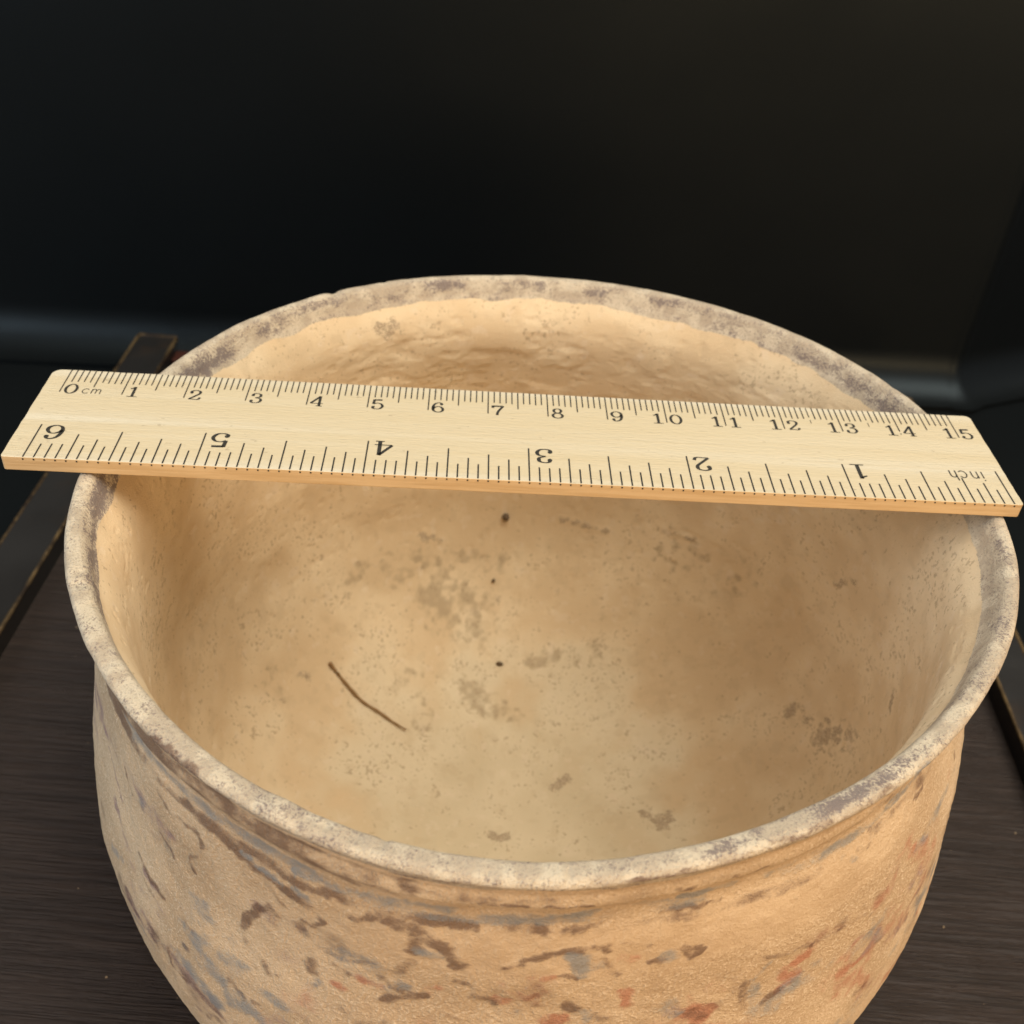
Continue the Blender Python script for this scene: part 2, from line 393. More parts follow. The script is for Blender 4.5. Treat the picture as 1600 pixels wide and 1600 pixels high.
# ---------------------------------------------------------------- painted strokes: kind, strength, width (cm), [(angle in degrees, arc length from the crest in cm), ...]
STROKES = [
    ('K', 0.85, 0.099, [(-135.6, -0.77), (-131.7, -0.6), (-126.8, -0.13), (-121.5, -0.13)]),
    ('K', 0.95, 0.129, [(-121.5, -0.18), (-117.9, -0.42), (-113.8, -0.45), (-110.1, -0.44), (-106.6, -0.5)]),
    ('K', 0.8, 0.11, [(-106.6, -0.5), (-102.2, -0.5), (-96.9, -0.47)]),
    ('K', 0.5, 0.31, [(-125.1, -0.61), (-119.6, -0.77), (-115.2, -0.71), (-110.1, -0.77), (-105.4, -0.71)]),
    ('B', 0.95, 0.108, [(-136.0, -1.31), (-132.8, -1.25), (-128.0, -1.16)]),
    ('B', 0.9, 0.083, [(-119.6, -1.04), (-117.3, -1.1), (-114.4, -1.1)]),
    ('B', 1, 0.151, [(-111.6, -1.22), (-108.3, -1.19), (-104.4, -1.19)]),
    ('B', 0.7, 0.126, [(-103.5, -1.16), (-100.2, -1.16), (-96.9, -1.16)]),
    ('K', 0.85, 0.056, [(-133.6, -1.4), (-130.2, -1.4), (-125.8, -1.4), (-121.0, -1.37)]),
    ('K', 0.8, 0.099, [(-121.0, -1.37), (-117.9, -1.43), (-113.4, -1.4), (-109.4, -1.43), (-104.6, -1.34), (-100.0, -1.37), (-96.8, -1.34)]),
    ('K', 0.85, 0.134, [(-119.7, -1.43), (-117.9, -1.58), (-114.6, -1.64), (-111.8, -1.7), (-110.4, -1.79)]),
    ('B', 0.9, 0.067, [(-117.6, -1.52), (-113.2, -1.61)]),
    ('B', 0.9, 0.085, [(-111.6, -1.55), (-110.4, -1.7)]),
    ('K', 0.6, 0.038, [(-117.9, -1.58), (-115.2, -1.7), (-114.0, -1.94), (-112.8, -2.12)]),
    ('K', 0.7, 0.055, [(-130.6, -1.67), (-128.7, -1.91), (-125.7, -1.79), (-123.8, -1.76), (-123.2, -1.88), (-124.0, -2.21), (-126.0, -2.57), (-125.7, -2.78)]),
    ('K', 0.6, 0.029, [(-139.5, -2.36), (-138.0, -2.78)]),
    ('M', 0.6, 0.046, [(-146.0, -2.81), (-143.6, -3.11), (-141.2, -3.56), (-138.4, -3.86)]),
    ('K', 0.6, 0.056, [(-131.4, -2.75), (-129.8, -2.84), (-129.2, -2.96)]),
    ('M', 0.75, 0.132, [(-144.0, -3.7), (-141.9, -4.03), (-140.1, -4.19)]),
    ('K', 0.7, 0.075, [(-137.0, -3.92), (-134.2, -4.03), (-131.7, -4.14)]),
    ('M', 0.6, 0.113, [(-135.4, -4.08), (-132.8, -4.14)]),
    ('K', 0.6, 0.053, [(-135.9, -4.25), (-133.6, -4.36)]),
    ('K', 0.35, 0.071, [(-129.2, -3.29), (-127.5, -3.47)]),
    ('K', 0.55, 0.051, [(-128.2, -3.97), (-126.0, -4.14)]),
    ('K', 0.75, 0.103, [(-114.3, -2.45), (-114.8, -2.33), (-116.6, -2.57), (-118.0, -2.9), (-119.0, -3.26), (-118.4, -3.5)]),
    ('K', 0.4, 0.105, [(-117.9, -3.29), (-118.5, -3.75), (-117.2, -3.86)]),
    ('K', 0.45, 0.055, [(-111.2, -2.18), (-110.0, -2.24), (-108.6, -2.0), (-109.2, -1.97)]),
    ('K', 0.65, 0.069, [(-116.2, -3.64), (-115.4, -3.81), (-113.2, -3.75)]),
    ('K', 0.95, 0.193, [(-110.2, -3.08), (-110.2, -3.29)]),
    ('B', 0.7, 0.121, [(-109.6, -3.44), (-109.6, -3.5)]),
    ('K', 0.7, 0.088, [(-105.8, -1.64), (-103.4, -1.49)]),
    ('K', 0.9, 0.138, [(-101.9, -1.49), (-99.9, -1.52), (-98.6, -1.73), (-96.6, -1.88)]),
    ('K', 0.8, 0.121, [(-99.3, -1.79), (-99.9, -2.03)]),
    ('B', 0.7, 0.139, [(-98.6, -2.03), (-97.2, -2.0)]),
    ('B', 0.75, 0.229, [(-129.3, -5.07), (-126.9, -5.02), (-123.9, -5.24), (-122.6, -5.29)]),
    ('K', 0.65, 0.055, [(-131.0, -5.07), (-130.5, -5.57), (-128.2, -5.57)]),
    ('K', 0.7, 0.068, [(-127.8, -4.69), (-126.9, -4.69)]),
    ('K', 0.65, 0.073, [(-120.6, -4.52), (-118.8, -4.69)]),
    ('B', 0.75, 0.237, [(-120.6, -5.02), (-118.8, -4.96), (-117.0, -4.96)]),
    ('K', 0.75, 0.072, [(-117.3, -4.63), (-115.4, -4.63)]),
    ('K', 0.7, 0.196, [(-124.6, -6.01), (-122.6, -5.84)]),
    ('R', 0.9, 0.162, [(-104.7, -3.02), (-103.4, -3.05)]),
    ('R', 0.55, 0.1, [(-107.8, -3.32), (-107.1, -3.35)]),
    ('K', 0.7, 0.098, [(-107.6, -2.93), (-106.4, -3.02)]),
    ('K', 0.5, 0.044, [(-106.0, -2.69), (-103.8, -2.54)]),
    ('K', 0.75, 0.116, [(-102.8, -2.81), (-101.2, -3.02)]),
    ('K', 0.75, 0.109, [(-102.8, -3.29), (-100.5, -3.11), (-98.7, -3.02)]),
    ('B', 0.6, 0.141, [(-101.4, -2.9), (-100.6, -2.9)]),
    ('K', 0.5, 0.101, [(-107.2, -3.7), (-106.0, -3.75)]),
    ('K', 0.75, 0.134, [(-105.0, -3.92), (-102.2, -3.7)]),
    ('B', 0.55, 0.161, [(-144.9, -4.91), (-142.2, -4.74)]),
    ('B', 0.4, 0.164, [(-140.4, -5.9), (-137.2, -5.73)]),
    ('M', 0.4, 0.115, [(-124.4, -5.18), (-122.6, -5.4)]),
    ('K', 0.6, 0.031, [(-102.4, -0.36), (-98.1, -0.26), (-95.0, -0.17)]),
    ('K', 0.6, 0.23, [(-102.4, -0.61), (-98.9, -0.61), (-95.4, -0.6)]),
    ('K', 0.3, 0.162, [(-95.4, -0.6), (-92.1, -0.6), (-86.9, -0.61)]),
    ('K', 0.9, 0.065, [(-94.0, -0.8), (-92.0, -0.74), (-89.9, -0.74)]),
    ('K', 0.75, 0.042, [(-88.0, -0.74), (-86.0, -0.74), (-84.3, -0.74)]),
    ('K', 0.7, 0.028, [(-82.0, -0.13), (-79.4, -0.17), (-76.6, -0.15), (-74.7, -0.17)]),
    ('B', 0.8, 0.152, [(-102.8, -1.16), (-99.9, -1.07), (-96.8, -1.1)]),
    ('B', 0.55, 0.133, [(-91.2, -1.16), (-89.1, -1.1)]),
    ('B', 0.85, 0.11, [(-87.4, -1.07), (-86.0, -1.07), (-83.9, -1.04)]),
    ('B', 0.45, 0.097, [(-80.2, -0.98), (-77.2, -1.07)]),
    ('B', 0.8, 0.104, [(-75.4, -1.04), (-73.2, -1.07)]),
    ('K', 0.95, 0.125, [(-102.8, -1.37), (-99.9, -1.34), (-97.2, -1.31), (-94.8, -1.34)]),
    ('K', 0.65, 0.111, [(-91.0, -1.31), (-88.5, -1.34)]),
    ('K', 0.85, 0.087, [(-86.4, -1.34), (-84.6, -1.31), (-83.0, -1.28)]),
    ('K', 0.5, 0.029, [(-82.8, -1.37), (-81.0, -1.4)]),
    ('K', 0.85, 0.045, [(-77.2, -1.25), (-75.6, -1.28), (-73.0, -1.28)]),
    ('K', 0.8, 0.043, [(-76.6, -0.71), (-74.6, -0.74)]),
    ('K', 0.9, 0.152, [(-101.1, -1.55), (-98.9, -1.61), (-97.2, -1.79), (-96.2, -1.94), (-95.4, -2.12)]),
    ('K', 0.8, 0.125, [(-99.6, -1.73), (-99.3, -1.94)]),
    ('B', 0.75, 0.151, [(-99.0, -2.0), (-98.1, -2.0)]),
    ('K', 0.4, 0.105, [(-99.8, -2.24), (-101.6, -2.57)]),
    ('K', 0.95, 0.06, [(-91.5, -2.12), (-90.4, -2.06), (-89.2, -1.91)]),
    ('K', 0.8, 0.074, [(-89.2, -1.91), (-87.0, -1.79), (-84.3, -1.67), (-81.9, -1.64)]),
    ('K', 0.85, 0.065, [(-82.6, -1.64), (-82.2, -1.76)]),
    ('B', 0.8, 0.229, [(-84.6, -1.91), (-83.4, -2.12)]),
    ('K', 0.6, 0.057, [(-82.5, -1.91), (-80.7, -2.3)]),
    ('K', 0.5, 0.051, [(-85.8, -2.21), (-84.4, -2.27)]),
    ('K', 0.35, 0.025, [(-81.8, -1.61), (-79.6, -1.7), (-77.6, -1.79)]),
    ('R', 0.6, 0.153, [(-80.1, -1.94), (-79.5, -2.03)]),
    ('B', 0.65, 0.166, [(-76.0, -2.06), (-75.4, -2.12)]),
    ('K', 0.7, 0.052, [(-77.4, -2.12), (-76.2, -2.15)]),
    ('K', 0.8, 0.063, [(-74.4, -1.94), (-73.5, -2.18), (-72.2, -2.09)]),
    ('K', 0.7, 0.148, [(-93.4, -2.84), (-92.2, -2.87)]),
    ('R', 0.6, 0.148, [(-91.6, -2.81), (-91.0, -2.84)]),
    ('B', 0.45, 0.107, [(-90.2, -3.05), (-89.4, -3.05)]),
    ('K', 0.8, 0.15, [(-84.9, -2.87), (-84.0, -3.02)]),
    ('R', 0.9, 0.217, [(-86.7, -3.2), (-85.4, -3.2)]),
    ('B', 0.65, 0.179, [(-83.1, -3.14), (-82.6, -3.2)]),
    ('K', 0.6, 0.077, [(-82.2, -3.17), (-80.9, -3.29)]),
    ('R', 0.75, 0.146, [(-79.6, -2.69), (-78.9, -2.99)]),
    ('B', 0.55, 0.222, [(-75.0, -3.14), (-74.4, -3.29)]),
    ('R', 0.8, 0.216, [(-71.6, -3.5), (-71.0, -3.56)]),
    ('R', 0.5, 0.05, [(-72.6, -3.02), (-72.4, -3.32)]),
    ('K', 0.8, 0.08, [(-102.6, -3.26), (-100.6, -3.11), (-98.4, -3.02)]),
    ('K', 0.7, 0.102, [(-102.8, -2.87), (-101.7, -2.96)]),
    ('R', 0.35, 0.132, [(-98.1, -2.87), (-97.4, -2.78)]),
    ('K', 0.4, 0.078, [(-95.7, -2.51), (-93.8, -2.63)]),
    ('K', 0.5, 0.082, [(-96.0, -3.38), (-95.0, -3.41)]),
    ('R', 0.5, 0.077, [(-86.4, -2.27), (-87.9, -2.3)]),
    ('K', 0.6, 0.031, [(-76.6, -0.17), (-71.6, -0.15), (-65.4, -0.12), (-58.1, -0.12), (-51.2, -0.1)]),
    ('K', 0.8, 0.035, [(-76.6, -0.71), (-74.6, -0.77)]),
    ('K', 0.8, 0.036, [(-70.6, -0.74), (-68.6, -0.83), (-67.2, -0.74)]),
    ('K', 0.85, 0.042, [(-77.2, -1.25), (-74.6, -1.28), (-71.0, -1.31)]),
    ('B', 0.75, 0.108, [(-75.4, -0.98), (-69.8, -1.07)]),
    ('B', 0.6, 0.1, [(-65.9, -1.1), (-63.8, -1.04), (-59.2, -1.1)]),
    ('B', 0.55, 0.099, [(-56.2, -1.46), (-54.3, -1.61)]),
    ('K', 0.65, 0.106, [(-54.2, -1.49), (-52.5, -1.55)]),
    ('K', 0.35, 0.083, [(-52.1, -1.31), (-50.1, -1.34)]),
    ('B', 0.7, 0.064, [(-48.2, -1.13), (-49.3, -0.18), (-47.2, -0.15)]),
    ('K', 0.55, 0.028, [(-51.2, -0.8), (-48.0, -0.77), (-40.8, -1.31)]),
    ('K', 0.5, 0.042, [(-42.6, -1.58), (-40.8, -1.58)]),
    ('K', 0.9, 0.054, [(-29.1, -2.12), (-28.2, -2.3)]),
    ('K', 0.6, 0.069, [(-65.0, -2.66), (-61.6, -2.81), (-58.4, -2.87)]),
    ('K', 0.45, 0.058, [(-58.4, -2.87), (-55.8, -2.9), (-52.8, -2.93), (-49.3, -3.08)]),
    ('K', 0.4, 0.067, [(-47.2, -2.57), (-44.7, -2.66), (-43.5, -3.08)]),
    ('K', 0.3, 0.051, [(-49.3, -3.08), (-45.9, -3.05), (-45.3, -2.69)]),
    ('R', 0.75, 0.138, [(-60.6, -3.08), (-59.0, -3.02)]),
    ('R', 0.95, 0.14, [(-61.4, -3.26), (-59.7, -3.35)]),
    ('R', 0.8, 0.126, [(-61.8, -3.53), (-60.8, -3.47)]),
    ('K', 0.85, 0.084, [(-63.8, -3.64), (-62.0, -3.56)]),
    ('B', 0.7, 0.081, [(-65.7, -3.05), (-63.9, -2.84)]),
    ('B', 0.55, 0.175, [(-65.4, -3.23), (-64.6, -3.7)]),
    ('R', 0.6, 0.08, [(-51.5, -3.47), (-50.4, -3.44)]),
    ('R', 0.85, 0.113, [(-50.4, -4.03), (-48.6, -4.03), (-47.2, -3.81)]),
    ('R', 0.6, 0.104, [(-41.1, -4.03), (-39.8, -4.36)]),
    ('R', 0.6, 0.073, [(-43.2, -2.66), (-41.2, -2.6)]),
    ('R', 0.5, 0.131, [(-50.8, -4.8), (-48.6, -4.47)]),
    ('R', 0.55, 0.062, [(-35.4, -4.8), (-34.2, -4.74)]),
    ('B', 0.4, 0.232, [(-46.1, -3.86), (-45.0, -4.14)]),
    ('B', 0.5, 0.075, [(-39.5, -2.69), (-38.4, -2.69)]),
    ('B', 0.5, 0.041, [(-38.8, -3.41), (-36.2, -4.58)]),
    ('K', 0.5, 0.108, [(-46.2, -4.03), (-45.5, -4.19)]),
    ('K', 0.45, 0.112, [(-48.6, -4.91), (-45.6, -5.07)]),
    ('R', 0.85, 0.27, [(-72.2, -3.32), (-70.8, -3.41)]),
    ('R', 0.4, 0.2, [(-70.4, -2.93), (-69.4, -3.08)]),
    ('B', 0.6, 0.199, [(-75.2, -3.2), (-74.6, -3.26)]),
    ('K', 0.5, 0.101, [(-66.6, -3.64), (-66.4, -3.05)]),
    ('K', 0.7, 0.044, [(-74.2, -1.97), (-72.4, -2.03)]),
    ('K', 0.6, 0.057, [(-73.8, -2.06), (-73.2, -2.18)]),
    ('B', 0.6, 0.125, [(-76.0, -2.06), (-75.0, -2.12)]),
    ('K', 0.6, 0.05, [(-77.7, -2.12), (-76.5, -2.15)]),
    ('K', 0.4, 0.064, [(-62.4, -1.67), (-62.0, -1.79)]),
    ('R', 0.4, 0.169, [(-39.8, -5.73), (-41.4, -5.84)]),
    ('K', 0.35, 0.082, [(-49.2, -5.24), (-45.9, -5.46)]),
    ('S', 0.8, 1.25, [(111.1, 8.1), (105.2, 8.65)]),
    ('S', 0.6, 0.555, [(116.2, 7.2), (110.3, 7.15)]),
    ('S', 0.55, 0.561, [(102.9, 7.25), (97.7, 7.4)]),
    ('S', 0.75, 0.343, [(86.9, 9.8), (79.2, 9.6)]),
    ('S', 0.8, 0.642, [(108.0, 10.45), (106.5, 10.75)]),
    ('S', 0.7, 0.455, [(100.8, 11.15), (91.0, 11.25)]),
    ('S', 0.4, 0.919, [(129.9, 7.05), (117.8, 7.15)]),
    ('S', 0.4, 0.434, [(159.9, 7.85), (159.4, 8.25)]),
    ('S', 0.35, 1.028, [(58.1, 6.05), (44.5, 5.85)]),
    ('S', 0.4, 0.374, [(73.5, 9.5), (68.9, 9.2)]),
    ('S', 0.35, 0.662, [(125.5, 9.65), (129.6, 10.8)]),
    ('C', 1, 0.235, [(53.0, 12.75), (49.9, 12.5)]),
    ('C', 1, 0.283, [(-157.6, 13.8), (-111.8, 14.1)]),
    ('C', 1, 0.316, [(8.0, 11.25), (5.7, 10.9)]),
    ('C', 1, 0.338, [(18.5, 7.35), (13.9, 7.05)]),
    ('C', 1, 0.533, [(8.5, 6.9), (2.8, 6.1)]),
    ('C', 0.8, 0.103, [(22.4, 4.15), (19.3, 3.65), (17.0, 3.6)]),
    ('C', 0.7, 0.172, [(-3.9, 4.05), (-4.8, 4.35)]),
    ('C', 0.7, 0.138, [(84.3, 6.15), (80.2, 6.2), (74.3, 6.25)]),
    ('C', 0.7, 0.215, [(114.2, 6.55), (110.1, 6.8)]),
    ('C', 0.6, 0.148, [(59.1, 5.65), (55.5, 5.55)]),
    ('C', 0.9, 0.294, [(121.6, 0.9), (119.6, 0.96)]),
    ('C', 0.5, 0.206, [(151.7, 8.25), (152.0, 8.5)]),
]

def build_bowl():
    P, th, v = bowl_grid(1000, 480)
    n, mcount = P.shape[:2]
    flat = P.reshape(-1, 3)
    T = np.broadcast_to(th[None], (n, mcount)); V = np.broadcast_to(v[:, None], (n, mcount))
    du = np.roll(P, -1, 1)-np.roll(P, 1, 1); dv = np.gradient(P, axis=0)
    N = np.cross(du, dv)
    N /= np.linalg.norm(N, axis=-1, keepdims=True)+1e-12
    if N[np.argmin(abs(v+5)), :, :2].ravel()@P[np.argmin(abs(v+5)), :, :2].ravel() < 0: N = -N
    # hand-made unevenness
    lump = (fbm(flat*.55, 2)-.5).reshape(n, mcount)*.11+(fbm(flat*2.6+9, 3)-.5).reshape(n, mcount)*np.where(V < 0, .030, .012)
    ext = V < 0
    lump = lump*(.35+.65*smooth(.25, 1.2, np.abs(V)))
    lump += np.where(ext & (V < -1.0), (fbm(flat*9+3, 2)-.5).reshape(n, mcount)*.016, 0)
    # spalled layers on the far inner wall
    fl = fbm(np.c_[flat[:, 0]*1.1, flat[:, 1]*1.1, flat[:, 2]*2.4]+31, 4).reshape(n, mcount)
    far = np.exp(-((T-85)/52)**4)*smooth(.8, 1.5, V)*(1-smooth(3.6, 5, V))
    lump += far*.013*(smooth(.47, .485, fl)+smooth(.56, .572, fl)+smooth(.40, .415, fl)-1.5)
    # pits in the inner surface
    pit = fbm(flat*5.5+71, 2).reshape(n, mcount)
    lump -= np.where(V > .8, .012*smooth(.68, .76, pit), 0)
    # nicks in the rim
    for t0, w, d in ((128.5, .8, .06), (131, .7, -.012), (-113.2, 1.6, -.03), (96, 1.2, -.015), (117, 1.5, -.012), (-42, 1.2, .02)):
        lump -= d*np.exp(-((T-t0)/w)**2)*np.exp(-((V-.02)/.16)**2)
    rc_ = random.Random(4)
    for k in range(34):                      # small chips, none where the ruler rests
        t0 = rc_.uniform(-160, 160)
        if abs(t0) < 26: continue
        c, w, d = rc_.choice((-.12, -.04, .05, .12)), rc_.uniform(.25, .9), rc_.uniform(.006, .020)
        lump -= d*np.exp(-(np.abs(T-t0)/w)**3)*np.exp(-(np.abs(V-c)/rc_.uniform(.05, .12))**3)
    edge = (fbm(flat*2.2+640, 3).reshape(n, mcount)-.5)*.022*np.exp(-(V/.35)**2)
    lump += edge*(smooth(14, 30, np.abs(T))*(1-smooth(150, 166, np.abs(T))))
    # masks
    K = np.zeros((n, mcount)); B = K.copy(); R = K.copy(); M = K.copy(); S = K.copy(); C = K.copy()
    lay = {'K': K, 'B': B, 'R': R, 'M': M, 'S': S, 'C': C}
    rad = np.hypot(P[..., 0], P[..., 1])
    U = np.radians(T)
    wx = (fbm(flat*4.0+205, 3).reshape(n, mcount)-.5)*.12; wy = (fbm(flat*4.0+305, 3).reshape(n, mcount)-.5)*.12
    wx += (fbm(flat*12+905, 2).reshape(n, mcount)-.5)*.08; wy += (fbm(flat*12+955, 2).reshape(n, mcount)-.5)*.08
    thin = fbm(flat*3.0+405, 3).reshape(n, mcount)
    wob = (fbm(flat*3.2+5, 3).reshape(n, mcount)-.5)*.22
    for kind, al, w, pts in STROKES:
        inner = kind in 'SC'
        wob_k = wob*(1 if not inner else 2.0)
        a = np.array(pts, float)
        rows = np.where((v > a[:, 1].min()-w-.3) & (v < a[:, 1].max()+w+.3))[0]
        if not len(rows): continue
        r0, r1 = rows[0], rows[-1]+1
        rr = np.maximum(rad[r0:r1], .6)
        t0 = a[0, 0]
        md = math.degrees((w+.3)/max(.8, rr.mean()))
        dt = (T[r0:r1]-t0+180) % 360-180
        da = (a[:, 0]-t0+180) % 360-180
        cols = np.where((dt[0] > da.min()-md) & (dt[0] < da.max()+md))[0]
        if not len(cols): continue
        X = np.radians(dt[:, cols])*rr[:, cols]+wx[r0:r1][:, cols]; Y = V[r0:r1][:, cols]+wy[r0:r1][:, cols]
        ai = np.radians(da); best = np.full(X.shape, 9.0)
        sm_w = np.ones(X.shape)
        rm = rr[:, cols].mean()
        for (p0, q0), (p1, q1) in zip(zip(ai*rm, a[:, 1]), zip(ai[1:]*rm, a[1:, 1])):
            ex, ey = p1-p0, q1-q0; L2 = ex*ex+ey*ey+1e-9
            s = np.clip(((X-p0)*ex+(Y-q0)*ey)/L2, 0, 1)
            best = np.minimum(best, np.hypot(X-p0-s*ex, Y-q0-s*ey))
        hw = w*.5*(1+1.5*wob_k[r0:r1][:, cols])
        mk = min(1, al*1.12)*(1-smooth(hw*.3, hw*1.8+.03, best))*(.66+.4*smooth(.34, .62, thin[r0:r1][:, cols]))
        tgt = lay[kind]
        sub = tgt[r0:r1]; sub[:, cols] = np.maximum(sub[:, cols], mk); tgt[r0:r1] = sub
    # faded remnants of the painted figures below the neck
    low = smooth(-1.9, -2.5, V)*(V < 0)*(1-.8*np.exp(-((T+66)/20)**4)*smooth(-3.0, -2.4, V))
    uu = np.c_[np.radians(T).ravel()*7, V.ravel(), T.ravel()*0]
    def mott(su, sv, seed, lo, hi): return smooth(lo, hi, fbm(uu*[su, sv, 1]+seed, 4).reshape(n, mcount))
    K = np.maximum(K, .34*low*mott(.9, 1.1, 40, .50, .80)); B = np.maximum(B, .45*low*mott(.8, 1.1, 80, .50, .80))
    R = np.maximum(R, .5*low*mott(1.1, 1.0, 120, .52, .80)*smooth(-125, -95, T)*(T < 40)); M = np.maximum(M, .45*low*mott(1.0, 1.2, 160, .5, .8)*smooth(-100, -125, T))
    # painted belts round the neck: brown wash under the lip, blue-grey, brown
    vs_ = V+(fbm(uu*[.8, .8, 1]+511, 3).reshape(n, mcount)-.5)*.16
    def belt(c, hw): return np.exp(-((vs_-c)/hw)**4)*(V < -.2)
    def along(*kv): return np.interp(th, [k for k, _ in kv], [s for _, s in kv])[None]
    g1 = fbm(uu*[.35, .5, 1]+601, 3).reshape(n, mcount); g2 = fbm(uu*[.45, .6, 1]+701, 3).reshape(n, mcount); g3 = fbm(uu*[.5, .6, 1]+801, 3).reshape(n, mcount)
    K = np.maximum(K, belt(-.66, .30)*along((-180, .3), (-142, .75), (-112, .9), (-100, .55), (-90, .34), (-60, .26), (-20, .2), (180, .3))*(.55+.5*smooth(.38, .58, g1)))
    K = np.maximum(K, belt(-1.40, .10)*along((-180, .5), (-140, .8), (-98, .85), (-92, .45), (-40, .4), (0, .5), (180, .5))*smooth(.26, .54, g2))
    B = np.maximum(B, belt(-1.18, .10)*along((-180, .5), (-140, .8), (-98, .7), (-60, .55), (180, .5))*smooth(.28, .54, g3))
    # the rim's pale slip and its worn dark paint
    rn = (fbm(np.c_[np.radians(T).ravel()*7*1.3, V.ravel()*3.5, T.ravel()*0], 3).reshape(n, mcount)-.5)
    lower = -.27-.10*smooth(-60, -20, T)*(T < 60)
    rim = smooth(lower-.10, lower+.08, V+rn*.34)*(1-smooth(.46, .60, V+rn*.22))
    lft = smooth(-142, -152, T)+(T > 150)
    back = smooth(10, 25, T)*(T < 165)
    fr = np.exp(-((T+118)/22)**4)
    fr2 = np.exp(-((T+66)/22)**4)
    rgt = smooth(-46, -34, T)*(T < 12)
    dk = fbm(np.c_[np.radians(T).ravel()*7*1.5, V.ravel()*5.5+4, T.ravel()*0+2], 3).reshape(n, mcount)
    dk = np.clip(.5+(dk-.5)*2.2, 0, 1)
    D = back*(.10+.62*dk)*(.35+.65*np.exp(-((V-.27)/.2)**4))
    D = np.maximum(D, lft*(.12+.5*dk+.42*np.exp(-((V-.36)/.16)**2))*(.45+.55*smooth(.05, .2, V)))
    D = np.maximum(D, fr*(.02+.34*dk))
    D = np.maximum(D, fr2*(.15+.85*dk)*np.exp(-((V-.02)/.09)**2))
    D = np.maximum(D, rgt*(.15+.65*dk)*(.9*np.exp(-((V-.10)/.18)**2)+.8*np.exp(-((V+.22)/.08)**2)))
    D = np.maximum(D, .06+.12*dk)
    # a smooth lens of slip between the neck band and the painted arch
    slip = np.exp(-(((T+75)/34)**4))*smooth(-2.5, -2.1, V)*(1-smooth(-1.5, -1.2, V))
    inside = smooth(.25, .45, V)
    # painted layers sit a hair proud, crusts stand up
    lump += .006*np.maximum(K, B)+.03*C*(fbm(flat*7, 2).reshape(n, mcount)-.1)
    P = P+N*lump[..., None]
    P[-1] = P[-1].mean(0); P[0] = P[0].mean(0)
    me = bpy.data.meshes.new('bowl')
    idx = np.arange(n*mcount).reshape(n, mcount)
    q = np.stack([idx[:-1], np.roll(idx, -1, 1)[:-1], np.roll(idx, -1, 1)[1:], idx[1:]], -1).reshape(-1, 4)
    me.vertices.add(n*mcount)
    me.vertices.foreach_set('co', (P*CM).astype(np.float32).ravel())
    me.loops.add(q.size); me.loops.foreach_set('vertex_index', q.astype(np.int32).ravel())
    me.polygons.add(len(q)); me.polygons.foreach_set('loop_start', np.arange(0, q.size, 4, dtype=np.int32))
    me.polygons.foreach_set('use_smooth', np.ones(len(q), bool))
    me.update(calc_edges=True)
    one = np.ones_like(K)
    big = fbm(flat*.9+11, 3).reshape(n, mcount); mid = fbm(flat*4.2+23, 3).reshape(n, mcount)
    patch = fbm(flat*6.0+57, 3).reshape(n, mcount); spot = fbm(flat*8.5+91, 2).reshape(n, mcount)
    streak = .38*fbm(uu*[1.6, 6.0, 1]+77, 4).reshape(n, mcount)+.62*fbm(flat*4.6+77, 4).reshape(n, mcount)
    streak = .5+(streak-.5)*1.25
    for name, ch in (('paint', (K, B, R, M)), ('ware', (rim, D, S, C)), ('zone', (inside, slip, big, streak)), ('wear', (mid, patch, spot, smooth(8.5, 12.0, V+(big-.5)*5)))):  # last wear channel: floor mask for the painted bounce-light tint
        at = me.color_attributes.new(name, 'FLOAT_COLOR', 'POINT')
        at.data.foreach_set('color', np.stack(ch, -1).astype(np.float32).ravel())
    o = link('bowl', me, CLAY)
    return tag(o, 'round earthenware bowl with worn painted bands and flaring rim on the tray', 'bowl')
build_bowl()

# ---------------------------------------------------------------- ruler
R_ANG = .061245
RULER_T, RULER_W = .243, 2.515
ruler = tag(empty('ruler', (-8.08638*CM, 1.47254*CM, 10.026*CM), R_ANG), 'short pale wooden ruler lying across the rim of the bowl', 'ruler')
def build_blade():
    x0, x1 = -.30, 15.42
    pts = []
    def arc(cx, cy, r, a0, a1, k=6):
        for i in range(k+1):
            a = math.radians(a0+(a1-a0)*i/k); pts.append((cx+r*math.cos(a), cy+r*math.sin(a)))
    rnd = random.Random(3)
    arc(x1-.1, -.1+.012, .1, 0, 90)
    for i in range(1, 60): pts.append((x1-.1+(x0-x1+.26)*i/60, .012+rnd.uniform(-.004, .004)))
    arc(x0+.16, -.16+.012, .16, 90, 180)
    for i in range(1, 16): pts.append((x0+rnd.uniform(-.005, .005), -.16-(RULER_W-.22)*i/16))
    arc(x0+.05, -RULER_W+.05, .05, 180, 270, 4)
    arc(x1-.05, -RULER_W+.05, .05, 270, 360, 4)
    for i in range(1, 16): pts.append((x1+rnd.uniform(-.004, .004), -RULER_W+.05+(RULER_W-.16)*i/16))
    bm = bmesh.new()
    vs = [bm.verts.new((x*CM, y*CM, RULER_T*CM)) for x, y in pts]
    top = bm.faces.new(vs)
    if top.normal.z < 0: top.normal_flip()
    ext = bmesh.ops.extrude_face_region(bm, geom=[top])
    low = [g for g in ext['geom'] if isinstance(g, bmesh.types.BMVert)]
    for vv in low: vv.co.z = 0
    bmesh.ops.recalc_face_normals(bm, faces=bm.faces[:])
    ed = [e for e in bm.edges if abs(e.verts[0].co.z-e.verts[1].co.z) < 1e-6]
    bmesh.ops.bevel(bm, geom=ed, offset=.012*CM, segments=2, profile=.6, affect='EDGES')
    o = from_bm('blade', bm, MAPLE, ruler)
    o.data.materials.append(EDGE)
    for p in o.data.polygons: p.material_index = 1 if abs(p.normal.z) < .5 else 0
    return o
build_blade()
INK_Z = RULER_T+.004
